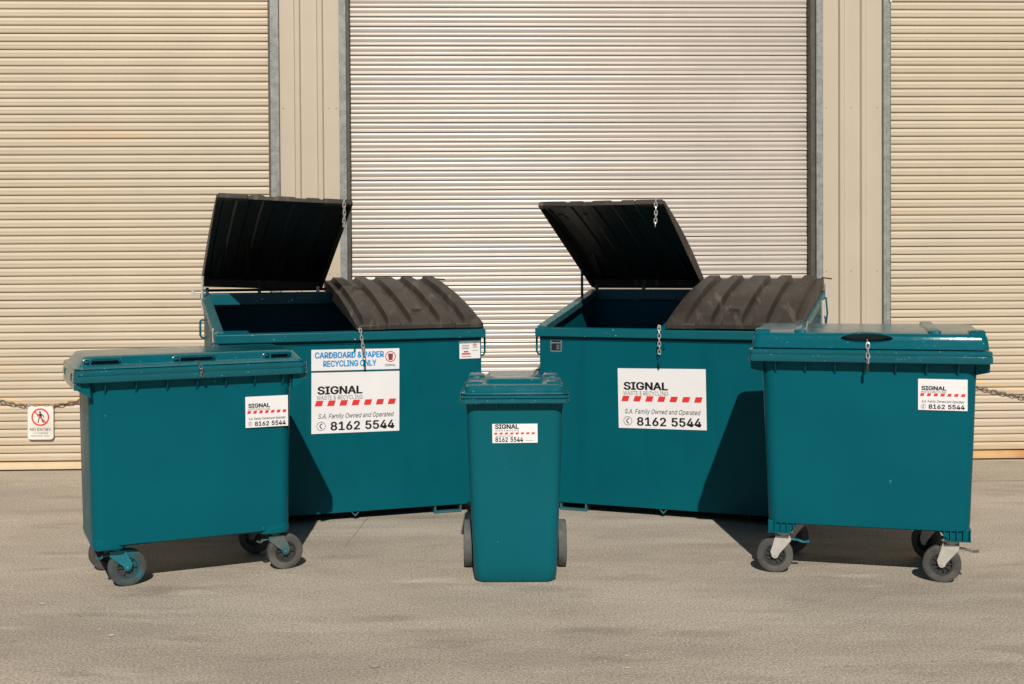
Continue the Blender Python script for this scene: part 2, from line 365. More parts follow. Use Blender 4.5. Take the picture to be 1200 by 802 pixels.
def lettering(parent, body, x0, x1, y0, y1, m, bold=0.0, shear=0.0, lift=.0012, name='lettering'):
    """fit flat print into a box; local x right, z up, facing -y"""
    vs, fs = text_mesh(body, bold, shear)
    ax0 = min(v[0] for v in vs); ax1 = max(v[0] for v in vs); ay0 = min(v[1] for v in vs); ay1 = max(v[1] for v in vs)
    ax0 -= bold; ax1 += bold; ay0 -= bold*.6; ay1 += bold*.6
    mb = MB(); offs = [(0, 0)] + ([(bold*math.cos(R(45*k)), bold*.6*math.sin(R(45*k))) for k in range(8)] if bold else [])
    for i, (dx, dy) in enumerate(offs):        # emboldened by overprinting
        mb.add([(x0+(v[0]+dx-ax0)/(ax1-ax0)*(x1-x0), -lift-i*.00004, y0+(v[1]+dy-ay0)/(ay1-ay0)*(y1-y0)) for v in vs], fs)
    return mb.build(name, m, parent, smooth=0)
def quadprint(parent, quads, m, name, lift=.0012):
    mb = MB()
    for q in quads: mb.add([(p[0], -lift, p[1]) for p in q], [tuple(range(len(q)))])
    return mb.build(name, m, parent, smooth=0)
def ringprint(cx, cz, r1, r2, n=28):
    Q = []
    for k in range(n):
        a, b = 2*math.pi*k/n, 2*math.pi*(k+1)/n
        Q.append([(cx+r2*math.cos(a), cz+r2*math.sin(a)), (cx+r2*math.cos(b), cz+r2*math.sin(b)), (cx+r1*math.cos(b), cz+r1*math.sin(b)), (cx+r1*math.cos(a), cz+r1*math.sin(a))])
    return Q
def rect(x0, x1, z0, z1): return [(x0,z0),(x1,z0),(x1,z1),(x0,z1)]
def plate(name, parent, uc, v, zc, wd, ht, m, tilt=0, roll=0, label=None, rad=.0, th=.0016):
    """thin sheet whose front lies at local y=0; tilt leans it back with a tapered wall"""
    mb = MB()
    ring = [(p[0], p[1]) for p in rrect(wd, ht, 0, max(rad, .002), n=4)]
    mb.loft([[(x, th, z) for x, z in ring], [(x, 0, z) for x, z in ring]])
    o = mb.build(name, m, parent, smooth=0); o.location = (uc, v, zc); o.rotation_euler = (tilt, roll, 0)
    if label: o['label'] = label
    return o
def company_sticker(parent, uc, v, zc, wd, ht, tilt=0, roll=0, small=False, label=None):
    s = plate('sticker', parent, uc, v, zc, wd, ht, M['white'], tilt, roll, label)
    X = lambda a: (a-.5)*wd
    Z = lambda b: (.5-b)*ht
    def T(body, a0, a1, b0, b1, m, bold=0, shear=0): lettering(s, body, X(a0), X(a1), Z(b1), Z(b0), m, bold, shear)
    def dashes(starts, b0, b1, wdx=.078, sl=.02):
        quadprint(s, [[(X(a), Z(b1)), (X(a+wdx), Z(b1)), (X(a+wdx+sl), Z(b0)), (X(a+sl), Z(b0))] for a in starts], M['redink'], 'red_dashes')
    if small:
        T('SIGNAL', .06, .59, .10, .33, M['ink'], .034); T('WASTE & RECYCLING', .065, .59, .37, .445, M['greyink'])
        dashes([.035+.118*i for i in range(8)], .50, .59, .066, .016)
        quadprint(s, [rect(X(.065), X(.30), Z(.675), Z(.655)), rect(X(.32), X(.46), Z(.675), Z(.655))], M['greyink'], 'fine_print')
        T('8162', .065, .345, .72, .945, M['ink'], .024); T('5544', .40, .68, .72, .945, M['ink'], .024)
        quadprint(s, [rect(X(.73), X(.91), Z(.895), Z(.88))], M['greyink'], 'fine_print')
    else:
        T('SIGNAL', .066, .575, .225, .36, M['ink'], .034); T('WASTE & RECYCLING', .06, .575, .378, .448, M['greyink'])
        dashes([.036+.138*i for i in range(7)], .46, .55)
        T('S.A. Family Owned and Operated', .075, .937, .675, .775, M['softink'], .004, .25)
        T('8162', .213, .548, .81, .955, M['ink'], .026); T('5544', .607, .944, .81, .955, M['ink'], .026)
        cx, cz, r = X(.108), Z(.878), .050*wd
        quadprint(s, ringprint(cx, cz, r*.90, r, 24), M['softink'], 'phone_ring')
        h = r*.62; q = []                                # handset: a slanted bow with two ends
        for k in range(7):
            a0, a1 = R(110+20*k), R(110+20*(k+1)); c = (cx+h*.55, cz)
            q.append([(c[0]+h*1.15*math.cos(a0), c[1]+h*math.sin(a0)), (c[0]+h*1.15*math.cos(a1), c[1]+h*math.sin(a1)), (c[0]+h*.75*math.cos(a1), c[1]+h*.85*math.sin(a1)), (c[0]+h*.75*math.cos(a0), c[1]+h*.85*math.sin(a0))])
        q.append([(cx+.05*h, cz+h*1.02), (cx+.38*h, cz+h*1.05), (cx+.50*h, cz+h*.55), (cx+.12*h, cz+h*.60)])
        q.append([(cx+.05*h, cz-h*.95), (cx+.36*h, cz-h*1.0), (cx+.30*h, cz-h*.5), (cx-.05*h, cz-h*.5)])
        quadprint(s, q, M['ink'], 'phone_handset')
    return s

# ------------------------------------------------------------------ barrier chains and sign
def wallpt(x, dy, z):
    c, s_ = math.cos(.035), math.sin(.035); y = dy
    return (x*c-y*s_, 10.563+x*s_+y*c, z)
def vchain(name, xs, zs, label):
    pts = [wallpt(x, -.030, z) for x, z in zip(xs, zs)]
    mb = chain_mb(pts, .052, .0041, .028)
    for k in (0, -1):
        p = Vector(pts[k]); mb.tube([p+Vector((0,.05,0)), p+Vector((0,-.005,0)), p+Vector((0,-.008,.012))], .005, 6)
    o = mb.build(name, M['rustchain']); tag(o, label, 'chain', None); return o
vchain('barrier_chain', [-6.06,-5.6,-5.1,-4.7,-4.47,-4.34,-4.22,-4.115,-4.01,-3.90,-3.79,-3.4,-2.9,-2.4,-2.11], [1.00,.88,.77,.675,.616,.586,.566,.560,.566,.586,.610,.69,.79,.91,1.0], 'rusty chain carrying the no entry sign across the left shutter')
vchain('barrier_chain', [3.36,3.6,3.9,4.175,4.39,4.58,4.9,5.24,5.46,5.9,6.4,7.0,7.38], [.87,.80,.715,.645,.598,.558,.49,.445,.445,.55,.67,.84,.98], 'rusty chain sagging across the right shutter beside the tall bin')
sg = thing('no_entry_sign', 'white no entry sign with a crossed out red walker hung on the left chain', 'sign', wallpt(-4.115, -.046, .420), .035)
sg.rotation_euler = (0, R(.5), .035)
mb = MB(); ring = [(p[0], p[1]) for p in rrect(.222, .292, 0, .028, n=5)]; ring2 = [(p[0], p[1]) for p in rrect(.214, .284, 0, .026, n=5)]
mb.loft([[(x, .022, z) for x, z in ring], [(x, .004, z) for x, z in ring], [(x, 0, z) for x, z in ring2]]); mb.build('panel', M['signwhite'], sg)
cz = .052
quadprint(sg, ringprint(0, cz, .064, .077, 36), M['redink'], 'red_circle')
a = R(-45); c_, s_ = math.cos(a), math.sin(a)
quadprint(sg, [[(x*c_-z*s_, cz+x*s_+z*c_) for x, z in ((-.066,-.0055),(.066,-.0055),(.066,.0055),(-.066,.0055))]], M['redink'], 'red_bar', .0022)
fig = [[(.004*math.cos(t*.785)*2.2-.002, cz+.043+.0095*math.sin(t*.785)) for t in range(8)],
       [(-.010,cz+.005),(.012,cz+.002),(.010,cz+.032),(-.008,cz+.032)],
       [(-.010,cz+.005),(.000,cz+.005),(-.012,cz-.026),(-.014,cz-.050),(-.022,cz-.050),(-.019,cz-.022)],
       [(.001,cz+.004),(.012,cz+.002),(.019,cz-.022),(.031,cz-.048),(.023,cz-.052),(.010,cz-.022)],
       [(-.008,cz+.031),(-.010,cz+.022),(-.026,cz+.004),(-.031,cz+.009)],
       [(.010,cz+.031),(.031,cz+.010),(.034,cz-.004),(.028,cz-.004),(.024,cz+.008),(.009,cz+.020)]]
quadprint(sg, fig, M['ink'], 'walking_figure', .0012)
lettering(sg, 'NO ENTRY', -.090, .090, -.068, -.042, M['softink'], .004)
lettering(sg, 'AUTHORISED', -.066, .066, -.094, -.080, M['greyink'])
lettering(sg, 'PERSONNEL ONLY', -.082, .082, -.118, -.104, M['greyink'])
for x in (-.105, .105): MB().tube([(x, .008, .12), (x*1.02, .006, .148), (x*1.02, .014, .162)], .0045, 6).build('hook', M['zinc'], sg)

# ------------------------------------------------------------------ front lift dumpsters
W, D, HF, HB, ZB = 1.90, 1.373, 1.319, 1.568, .06
VF, VB = -D/2, D/2
ZTOP = lambda v: HF + (HB-HF)*(v-VF)/D
LL = 1.37
def lid_mesh(name, u0, u1, LL):
    """moulded lid; local x across, y from the hinge (0) to the front (-LL), z up; ribs run front to back"""
    wd = u1-u0; c = (u0+u1)/2
    ribs = [(-.40,.105),(-.205,.105),(.0,.15),(.205,.105),(.40,.105)]
    us = [(-.5, 0)]
    for rc, rw in ribs:
        a, b = rc*wd-rw/2, rc*wd+rw/2
        us += [(a/wd, 0), ((a+.013)/wd, 1), ((b-.013)/wd, 1), (b/wd, 0)]
    us.append((.5, 0)); us = [u for u in us if -.5 <= u[0] <= .5]
    ss = [0, .03, .06, .16, .28, .40, .52, .64, .76, .86, .93, .955, .97, .985, 1.0]
    def H(s, rib):
        base = .024 + .052*(1-s) + .037*max(0, math.sin(math.pi*min(1, s*1.02)))**.9
        r = .040*min(1, max(0, (s-.015)/.05)) * (1 if s < .94 else max(0, (1-s)/.06)**.5)
        return max(.022, base) + rib*r
    top = [[(c+u*wd, -s*LL, H(s, k)) for u, k in us] for s in ss]
    bot = [[(c+u*wd*.99, -s*LL*.995-.003, H(s, k*.2)-.012) for u, k in us] for s in ss]
    n, m_ = len(us), len(ss); vs = [p for r in top for p in r] + [p for r in bot for p in r]; o = n*m_; fs = []
    for i in range(m_-1):
        for j in range(n-1):
            q = (i*n+j, i*n+j+1, (i+1)*n+j+1, (i+1)*n+j)
            fs.append(q); fs.append(tuple(x+o for x in reversed(q)))
    mb = MB(); mb.add(vs, fs); mb.under = [i for i in range(len(fs)) if i % 2]
    # skirt all round, hanging to z=0
    per = [(0, j) for j in range(n)] + [(i, n-1) for i in range(1, m_)] + [(m_-1, j) for j in range(n-2, -1, -1)] + [(i, 0) for i in range(m_-2, 0, -1)]
    outer = [top[i][j] for i, j in per]; inn = [bot[i][j] for i, j in per]
    def pull(p, f): return (c+(p[0]-c)*f, -LL/2+(p[1]+LL/2)*f, p[2])
    ring_a = outer; ring_b = [(p[0], p[1], -.004) for p in outer]; ring_c = [pull((p[0], p[1], -.004), .986) for p in outer]; ring_d = [pull((p[0], p[1], q[2]-.001), .986) for p, q in zip(outer, inn)]
    mb.loft([ring_a, ring_b, ring_c, ring_d], cap=False)
    return mb
def dumpster(label, loc, yaw, theta, variant):
    t = thing('dumpster', label, 'dumpster', loc, yaw, 'steel front lift dumpsters with split lids')
    uo, vo, k = W/2-.025, VF+.035, .010
    ob = [(-uo,vo,ZB),(uo,vo,ZB),(uo,VB,ZB),(-uo,VB,ZB)]; ot = [(-uo,vo,ZTOP(vo)),(uo,vo,ZTOP(vo)),(uo,VB,HB),(-uo,VB,HB)]
    it = [(-uo+k,vo+k,ZTOP(vo)),(uo-k,vo+k,ZTOP(vo)),(uo-k,VB-k,HB),(-uo+k,VB-k,HB)]; ib = [(p[0],p[1],ZB+.02) for p in it]
    mb = MB(); mb.loft([ob, ot, it, ib]); body = mb.build('body', M['steel'], t, smooth=0)
    rim = MB(); rim.box(-W/2, W/2, VF, VF+.058, HF-.060, HF).build('front_rim', M['rimsteel'], t, bevel=.005)
    for s in (-1, 1):
        a, b = (W/2-.066)*s, (W/2+.004)*s; a, b = min(a, b), max(a, b)
        z0, z1 = ZTOP(VF+.059), HB
        MB().hexa([(a,VF+.059,z0-.045),(b,VF+.059,z0-.045),(b,VB,z1-.045),(a,VB,z1-.045),(a,VF+.059,z0+.004),(b,VF+.059,z0+.004),(b,VB,z1+.004),(a,VB,z1+.004)]).build('side_rim', M['flange'], t, bevel=.004)
    MB().box(-W/2+.06, W/2-.06, VB-(.27 if variant == 'left' else .06), VB+.02, HB-.085, HB+.002).build('back_rim', M['rimsteel'], t, bevel=.004)  # left beam's extra depth is added so its shadow darkens the interior
    # seam bead below the rim
    MB().box(-uo+.004, uo-.004, vo-.006, vo+.004, HF-.085, HF-.075).build('weld_bead', M['steel'], t)
    # rope loops on the sides
    for s in (-1, 1):
        for v, zt in ((vo+.045, 1.262), (VB-.16, 1.37)):
            p = [(s*uo, v, zt), (s*(uo+.030), v, zt-.002), (s*(uo+.040), v, zt-.015), (s*(uo+.040), v, zt-.12), (s*(uo+.028), v, zt-.137), (s*uo, v, zt-.14)]
            MB().tube(p, .008, 8).build('tie_loop', M['steel'], t)
    # hinge bar and lugs
    hz = HB+.022
    MB().tube([(-W/2+.02, VB-.012, hz), (W/2-.02, VB-.012, hz)], .011, 8).build('hinge_bar', M['darkfit'], t)
    for u in (-.90, -.5, -.04, .04, .5, .90):
        MB().box(u-.012, u+.012, VB-.03, VB+.012, HB+.003, HB+.045).build('hinge_lug', M['rimsteel'] if abs(u) > .2 else M['zinc'], t, bevel=.003)
    # lids
    for (u0, u1, th, isopen) in ((-.945, -.008, theta, True), (.012, .935, None, False)):
        L_ = 1.44 if (isopen and variant == 'right') else LL
        me = lid_mesh('lid', u0, u1, L_); o = me.build('lid', M['blacklid'], t, smooth=24)
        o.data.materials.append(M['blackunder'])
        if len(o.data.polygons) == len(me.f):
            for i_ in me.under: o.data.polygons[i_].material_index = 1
        o.location = (0, VB-.012, hz-.006)
        if not isopen: o.rotation_euler = (R(10.4), 0, 0)
        if isopen:
            o.rotation_euler = (-th, R(2.4 if variant == 'left' else .3), 0); o['label'] = 'raised black lid leaning open on its stay'
            for (a, b) in ((-.30, -.08), (-.30, .08)):     # curved stiffeners under the lid
                cx = (u0+u1)/2
                for s in (-1, 1):
                    pts = []
                    for q in range(9):
                        f = q/8; pts.append((cx+s*((.36 if b < 0 else .12)-(.18 if b < 0 else -.26)*f**1.8), -.12-f*1.10, .058+.05*math.sin(math.pi*f)))
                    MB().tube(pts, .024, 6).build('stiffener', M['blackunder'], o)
            chain_top = (u1-.035, -LL+.015, .055)
        else:
            o['label'] = 'closed ribbed black lid, dusty and faded'
        for e in (u0+.11, u1-.11):     # raised lift grips at the two front corners
            MB().box(e-.10, e+.10, -L_-.012, -L_+.030, -.010, .030).build('lift_grip', M['blacklid'], o, bevel=.008)
        if not isopen:
            n0 = u0+.5*(u1-u0)
            MB().box(n0-.035, n0+.035, -LL*.9, -LL*.9+.05, .107, .1105).build('moulded_badge', M['blacklid'], o)
        if isopen:
            # dangling chain: hangs straight down from the raised front corner
            p = Vector((u1-.045, VB-.012, hz-.006)) + Vector((0, -L_*math.cos(th)-.03*math.cos(th), L_*math.sin(th)+.03))
            MBc = chain_mb([p+Vector((0,-.02,0)), p+Vector((.002,-.022,-.10)), p+Vector((-.004,-.022,-.205))], .036, .0036, .021); MBc.build('lid_chain', M['chain'], t)
    # chain of the closed lid, over the front rim
    x = .035 if variant == 'left' else -.028
    sgn = 1 if variant == 'left' else 0
    pts = [(x-.006, VF+.03, HF+.030), (x, VF-.002, HF+.016), (x+.004, VF-.013, HF-.02), (x+.012*sgn+.004, VF-.016, HF-.10), (x+.022*sgn+.004, VF-.010, HF-.19)]
    chain_mb(pts, .036, .0036, .021).build('lid_chain', M['chain'], t)
    MB().box(pts[-1][0]-.007, pts[-1][0]+.007, VF-.016, VF-.004, HF-.245, HF-.195).build('chain_hook', M['steel'], t, bevel=.003)
    MB().tube([(.0, vo-.002, HF-.086), (.0, vo-.014, HF-.095), (.0, vo-.014, HF-.13), (0, vo-.002, HF-.135)], .006, 6).build('hook_eye', M['steel'], t)
    # stay that props the open lid
    if variant == 'left':
        MB().tube([(-.945, .50, 1.42), (-.950, .50, 1.56), (-.948, .44, 1.70)], .010, 8).tube([(-.948, .50, 1.575), (-1.02, .50, 1.578)], .007, 6).box(-1.03,-1.012,.485,.515,1.562,1.595).build('lid_stay', M['zinc'], t)
        MB().tube([(-.951, VF+.12, 1.36), (-.953, VF+.12, 1.12)], .006, 6).build('tie_wire', M['zinc'], t)
    else:
        MB().tube([(-.940, .40, ZTOP(.40)-.02), (-.935, .385, 1.735)], .011, 8).build('lid_stay', M['steel'], t)
        MB().tube([(.962, .56, 1.62), (.965, .56, 1.50)], .012, 8).build('stay_bracket', M['zinc'], t)
        MB().tube([(.975, .45, 1.52), (.985, .45, 1.40), (.975, .44, 1.30)], .007, 6).build('tie_wire', M['steel'], t)
        MB().tube([(.968, .30, 1.50), (.968, .30, 1.25)], .012, 6).build('stay_rod', M['zinc'], t)
    MB().tube([(.925, .60, 1.665), (.965, .62, 1.66), (1.0, .62, 1.655)], .006, 6).build('hinge_pin', M['darkfit'], t)
    # skids under the floor: channels and V angles running front to back
    us = (.672, .0) if variant == 'left' else (-.678, -.015)
    c = us[0]
    prof = [(c-.10, ZB), (c-.10, .004), (c+.10, .004), (c+.10, ZB), (c+.088, ZB), (c+.088, .016), (c-.088, .016), (c-.088, ZB)]
    MB().prism(prof, VF+.045, VB-.05, 'y').build('skid', M['flange'], t, smooth=0)
    c = us[1]
    MB().prism([(c-.034, ZB), (c, .022), (c+.034, ZB), (c+.024, ZB), (c, .034), (c-.024, ZB)], VF+.045, VB-.05, 'y').build('floor_angle', M['flange'], t, smooth=0)
    c = -us[0]
    MB().prism([(c-.10, ZB), (c-.10, .004), (c+.10, .004), (c+.10, ZB), (c+.088, ZB), (c+.088, .016), (c-.088, .016), (c-.088, ZB)], VF+.065, VB-.05, 'y').build('skid', M['darkfit'], t, smooth=0)
    # writing
    vs = vo-.0024
    if variant == 'left':
        company_sticker(t, .0075, vs, .8265, .620, .423, 0, R(.6))
        s = plate('recycling_sign', t, .0095, vs, 1.1245, .620, .146, M['white'], 0, R(.5))
        lettering(s, 'CARDBOARD & PAPER', -.286, .200, .012, .056, M['blueink'], .034); lettering(s, 'RECYCLING ONLY', -.228, .146, -.047, -.003, M['blueink'], .034)
        cx, cz = .247, .016
        quadprint(s, ringprint(cx, cz, .032, .038, 28), M['redink'], 'emblem_ring')
        quadprint(s, [[(cx-.018, cz+.020), (cx+.018, cz+.020), (cx+.014, cz-.024), (cx-.014, cz-.024)]], M['softink'], 'emblem_bin')
        quadprint(s, [rect(cx-.013+.0, cx+.013, cz-.016+.008*i, cz-.013+.008*i) for i in range(4)], M['redink'], 'emblem_bars', .0018)
        lettering(s, 'SIGNAL', cx-.040, cx+.036, -.052, -.036, M['softink'], .01)
        s = plate('notice_sticker', t, .8385, vs, 1.169, .155, .126, M['white'], 0, R(-.3))
        quadprint(s, [rect(-.0775, .0775, .047, .063)], M['plate'], 'grey_band')
        quadprint(s, [rect(-.060, -.005, z, z+.004) for z in (.030, .018, .006)], M['greyink'], 'fine_print')
        quadprint(s, [rect(.02, .062, z, z+.003) for z in (.016, -.006)] + [rect(-.062, .01, -.050, -.046)], M['greyink'], 'fine_print')
        quadprint(s, [rect(-.046, -.012, -.018, -.008), rect(-.062, .004, -.034, -.023)], M['redink'], 'red_print')
        quadprint(s, ringprint(.038, .034, .007, .011, 14) + [rect(.018, .058, .032, .036)], M['redink'], 'red_emblem')
        p = plate('data_plate', t, -.765, vs, 1.222, .082, .034, M['plate'], 0, 0, rad=.004)
        quadprint(p, [rect(-.032, .030, -.009, -.003), rect(-.030, .014, .004, .009)], M['softink'], 'fine_print')
    else:
        company_sticker(t, -.0205, vs, .8345, .630, .423, 0, R(-.9))
        p = plate('data_plate', t, -.800, vs, 1.194, .086, .092, M['plate'], 0, R(.5), rad=.006)
        q = quadprint(p, [rect(-.035, .035, -.036, .014), rect(-.035, .035, .024, .036)], M['platedark'], 'black_panel')
        quadprint(p, [rect(.004, .026, z, z+.006) for z in (-.026, -.014, -.002)], M['plate'], 'pale_print', .002)
    return t
dumpster('teal dumpster with the blue cardboard and paper recycling sign above its sticker', (-1.308, 8.947, 0), .320, R(27.4), 'left')
dumpster('teal dumpster without a recycling sign, its lids behind the tall four wheeled bin', (1.298, 8.949, 0), -.370, R(25.4), 'right')

# ------------------------------------------------------------------ castors and wheels
def wheel_parts(parent, r, wd, tyre_m, hub_m, spokes, tyre='tyre', hub='hub'):
    """axis along local y, centre at the local origin"""
    h = wd/2
    ty = MB().lathe([(r*.62, -h*.80), (r*.80, -h*.95), (r*.945, -h*.99), (r*.985, -h*.90), (r, -h*.70), (r, h*.70), (r*.985, h*.90), (r*.945, h*.99), (r*.80, h*.95), (r*.62, h*.80), (r*.62, -h*.80)], 40).build(tyre, tyre_m, parent)
    hb = MB()
    hb.lathe([(r*.622, -h*.82), (r*.60, -h*.92), (r*.53, -h*.90), (r*.51, -h*.35), (r*.51, h*.35), (r*.53, h*.9), (r*.60, h*.92), (r*.622, h*.82)], 36)
    hb.lathe([(0, -h*.95), (r*.17, -h*.95), (r*.20, -h*.85), (r*.20, h*.85), (r*.17, h*.95), (0, h*.95)], 20)
    hb.lathe([(r*.515, -h*.25), (.001, -h*.25)], 36); hb.lathe([(r*.515, h*.25), (.001, h*.25)], 36)
    for k in range(spokes):
        a = 2*math.pi*k/spokes; o = len(hb.v); hb.box(r*.17, r*.525, -h*.72, h*.72, -r*.026, r*.026); hb.xform(Matrix.Rotation(a, 4, 'Y'), o)
    hb = hb.build(hub, hub_m, parent)
    return ty, hb
def castor(parent, u, v, ang, zp, fork_m, tyre_m, hub_m, r=.1, trail=.055, brake=None, spokes=10):
    """u, v: where the tyre touches the ground; ang: direction from swivel to wheel"""
    mb = MB()
    mb.box(-trail-.055, -trail+.055, -.045, .045, zp-.010, zp)                     # top plate
    mb.lathe([(0,0),(.036,0),(.036,.014),(.030,.022),(0,.022)], 20, Matrix.Translation((-trail, 0, zp-.032)) @ Matrix.Rotation(R(90), 4, 'X'))
    for bx in (-.042, .042):
        for by in (-.033, .033): mb.lathe([(0,0),(.008,0),(.008,.006),(0,.006)], 6, Matrix.Translation((-trail+bx, by, zp-.0155)) @ Matrix.Rotation(R(90), 4, 'X'))
    for s in (-1, 1):                                                             # fork cheeks
        y0, y1 = s*.029, s*.034
        P = [(-trail-.042, zp-.030), (-trail+.046, zp-.030), (.026, r+.02), (.016, r-.012), (.0, r-.020), (-.016, r-.012), (-.026, r+.01), (-trail-.040, zp-.060)]
        mb.loft([[(x, y0, z) for x, z in P], [(x, y1, z) for x, z in P]])
        mb.lathe([(0, -.007), (.010, -.007), (.012, 0)], 10, Matrix.Translation((0, s*.034, r)) @ (Matrix.Identity(4) if s > 0 else Matrix.Identity(4)))
    mb.box(-trail-.042, -trail+.046, -.034, .034, zp-.036, zp-.030)               # fork crown
    mb.tube([(0, -.038, r), (0, .038, r)], .007, 8)
    c = mb.build('castor', fork_m, parent, smooth=30, bevel=.0025, seg=1); c.location = (u, v, 0); c.rotation_euler = (0, 0, ang)
    for p in wheel_parts(c, r, .048, tyre_m, hub_m, spokes): p.location = (0, 0, r)
    if brake:
        pts = [(-trail-.02, 0, zp-.055), (-trail-.07, 0, zp-.060), (-trail-.10*brake[1], 0, zp-.072), (-trail-.128*brake[1], 0, zp-.067)]
        b = MB()
        for p, q in zip(pts, pts[1:]):
            b.hexa([(q[0],-.020,q[2]),(p[0],-.016,p[2]),(p[0],.016,p[2]),(q[0],.020,q[2]),(q[0],-.020,q[2]+.007),(p[0],-.016,p[2]+.007),(p[0],.016,p[2]+.007),(q[0],.020,q[2]+.007)])
        b.build('brake_pedal', brake[0], c, bevel=.002)
    return c

# ------------------------------------------------------------------ left four wheeled bin (low lid with three grips)
A = thing('four_wheeled_bin', 'low lidded teal four wheeled bin with three dark grip slots in its lid', 'wheelie bin', (-1.926, 7.0, 0), .436)
mb = MB(); mb.loft([rrect(1.04,.54,.238,.05), rrect(1.09,.585,.250,.06), rrect(1.100,.592,.290,.065), rrect(1.114,.612,.70,.07), rrect(1.122,.625,1.06,.07), rrect(1.15,.655,1.16,.07)])
mb.build('body', M['plastic'], A)
for s in (-1, 1):         # heavier moulded corners at the foot
    c = s*.465
    mb = MB(); mb.loft([rrect(.150,.560,.222,.04,c-s*.01), rrect(.170,.586,.229,.05,c-s*.005), rrect(.174,.595,.262,.055,c), rrect(.150,.586,.288,.05,c+s*.004)]); mb.build('corner_foot', M['plastic'], A)
def rim_band(P, w_, d_, z0, z1, w_in, d_in, m, name='rim', r=.05, groove=None):
    mb = MB(); R_ = [rrect(w_in, d_in, z0+.004, r), rrect(w_-.006, d_-.006, z0, r), rrect(w_, d_, z0+.005, r)]
    if groove: R_ += [rrect(w_, d_, groove-.004, r), rrect(w_-.010, d_-.010, groove, r), rrect(w_-.004, d_-.004, groove+.004, r)]
    R_ += [rrect(w_-.004, d_-.004, z1-.006, r), rrect(w_-.016, d_-.016, z1, r)]
    return mb.loft(R_).build(name, m, P)
rimA = rim_band(A, 1.287, .764, 1.160, 1.228, 1.13, .63, M['lidplastic'], groove=1.196)
cut = MB()
for sx in (-1, 1):
    for v0 in (-.27, .14): cut.box(sx*.63-.035, sx*.63+.035, v0, v0+.10, 1.13, 1.205)
boolean_cut(rimA, cut.mesh('cut', M['lidplastic']))
def gussets(P, us, v0, v1, z0, z1, m):
    for u in us:
        MB().prism([(v0, z1), (v1, z1), (v1, z0)], u-.004, u+.004, 'x').build('rim_gusset', m, P, smooth=0)
gussets(A, [-.479,-.316,-.15,.013,.173,.336,.499], -.370, -.308, 1.075, 1.162, M['plastic'])
for s in (-1, 1):         # lifting wings below the rim at each end
    for v in (-.33, -.20, .20, .33):
        MB().prism([(s*.555, 1.075), (s*.560, 1.161), (s*.636, 1.161), (s*.636, 1.125)], v-.012, v+.012, 'y').build('lifting_fin', M['plastic'], A, smooth=0)
    MB().box(min(s*.600, s*.640), max(s*.600, s*.640), -.345, .345, 1.118, 1.160).build('lifting_rail', M['lidplastic'], A, bevel=.006)
mb = MB(); mb.loft([rrect(1.270,.748,1.2305,.05), rrect(1.276,.754,1.232,.05), rrect(1.274,.752,1.236,.05), rrect(1.240,.722,1.241,.06), rrect(1.228,.704,1.246,.06), rrect(1.166,.560,1.288,.05), rrect(1.152,.535,1.294,.05), rrect(1.12,.50,1.296,.05), rrect(.9,.30,1.297,.05)])
lidA = mb.build('lid', M['lidplastic'], A)
GR = [(-.592,-.385), (-.118,.128), (.392,.562)]
cut = MB(); deep = MB()
for a, b in GR:
    def slot(m_, x0, x1, z0, z1, y1, r):
        w2, h2, xc, zc2 = x1-x0, z1-z0, (x0+x1)/2, (z0+z1)/2
        m_.loft([[(p[0]+xc, -.42, p[1]+zc2) for p in rrect(w2, h2, 0, r, n=4)], [(p[0]+xc, y1, p[1]+zc2) for p in rrect(w2*.97, h2*.86, 0, r*.8, n=4)]])
    slot(cut, a+.006, b-.006, 1.2500, 1.2890, -.272, .008)
    slot(deep, a+.05, b-.012, 1.2510, 1.2715, -.19, .008)
boolean_cut(lidA, cut.mesh('cut', M['lidplastic'])); boolean_cut(lidA, deep.mesh('cut', M['lidplastic']))
for a, b in GR:
    MB().tube([(a+.002, -.306, 1.272), (a+.014, -.306, 1.2825), (b-.014, -.306, 1.2825), (b-.002, -.306, 1.272)], .0060, 8).build('grip', M['lidplastic'], lidA)
    MB().box(a+.036, a+.044, -.325, -.268, 1.249, 1.281).build('grip_post', M['lidplastic'], lidA, bevel=.002)
chain_mb([(.010, -.325, 1.250), (.020, -.372, 1.240), (.026, -.393, 1.220), (.036, -.396, 1.160)], .030, .0036, .018).build('lid_chain', M['darkfork'], A)
company_sticker(A, .4105, -.3172, .9445, .2475, .178, R(-1.6), R(.3))
cA = dict(r=.104, trail=.060, spokes=6)
castor(A, -.359, -.201, R(30)-.436, .238, M['tealfork'], M['rubber_teal'], M['hub_teal'], brake=(M['tealfork'], .82), **cA)
castor(A, .531, -.225, R(25)-.436, .238, M['darkfork'], M['rubber'], M['hub'], brake=(M['darkfork'], .82), **cA)
castor(A, -.42, .215, R(35)-.436, .238, M['darkfork'], M['rubber'], M['hub'], **cA)
castor(A, .455, .225, R(160)-.436, .238, M['darkfork'], M['rubber'], M['hub'], **cA)

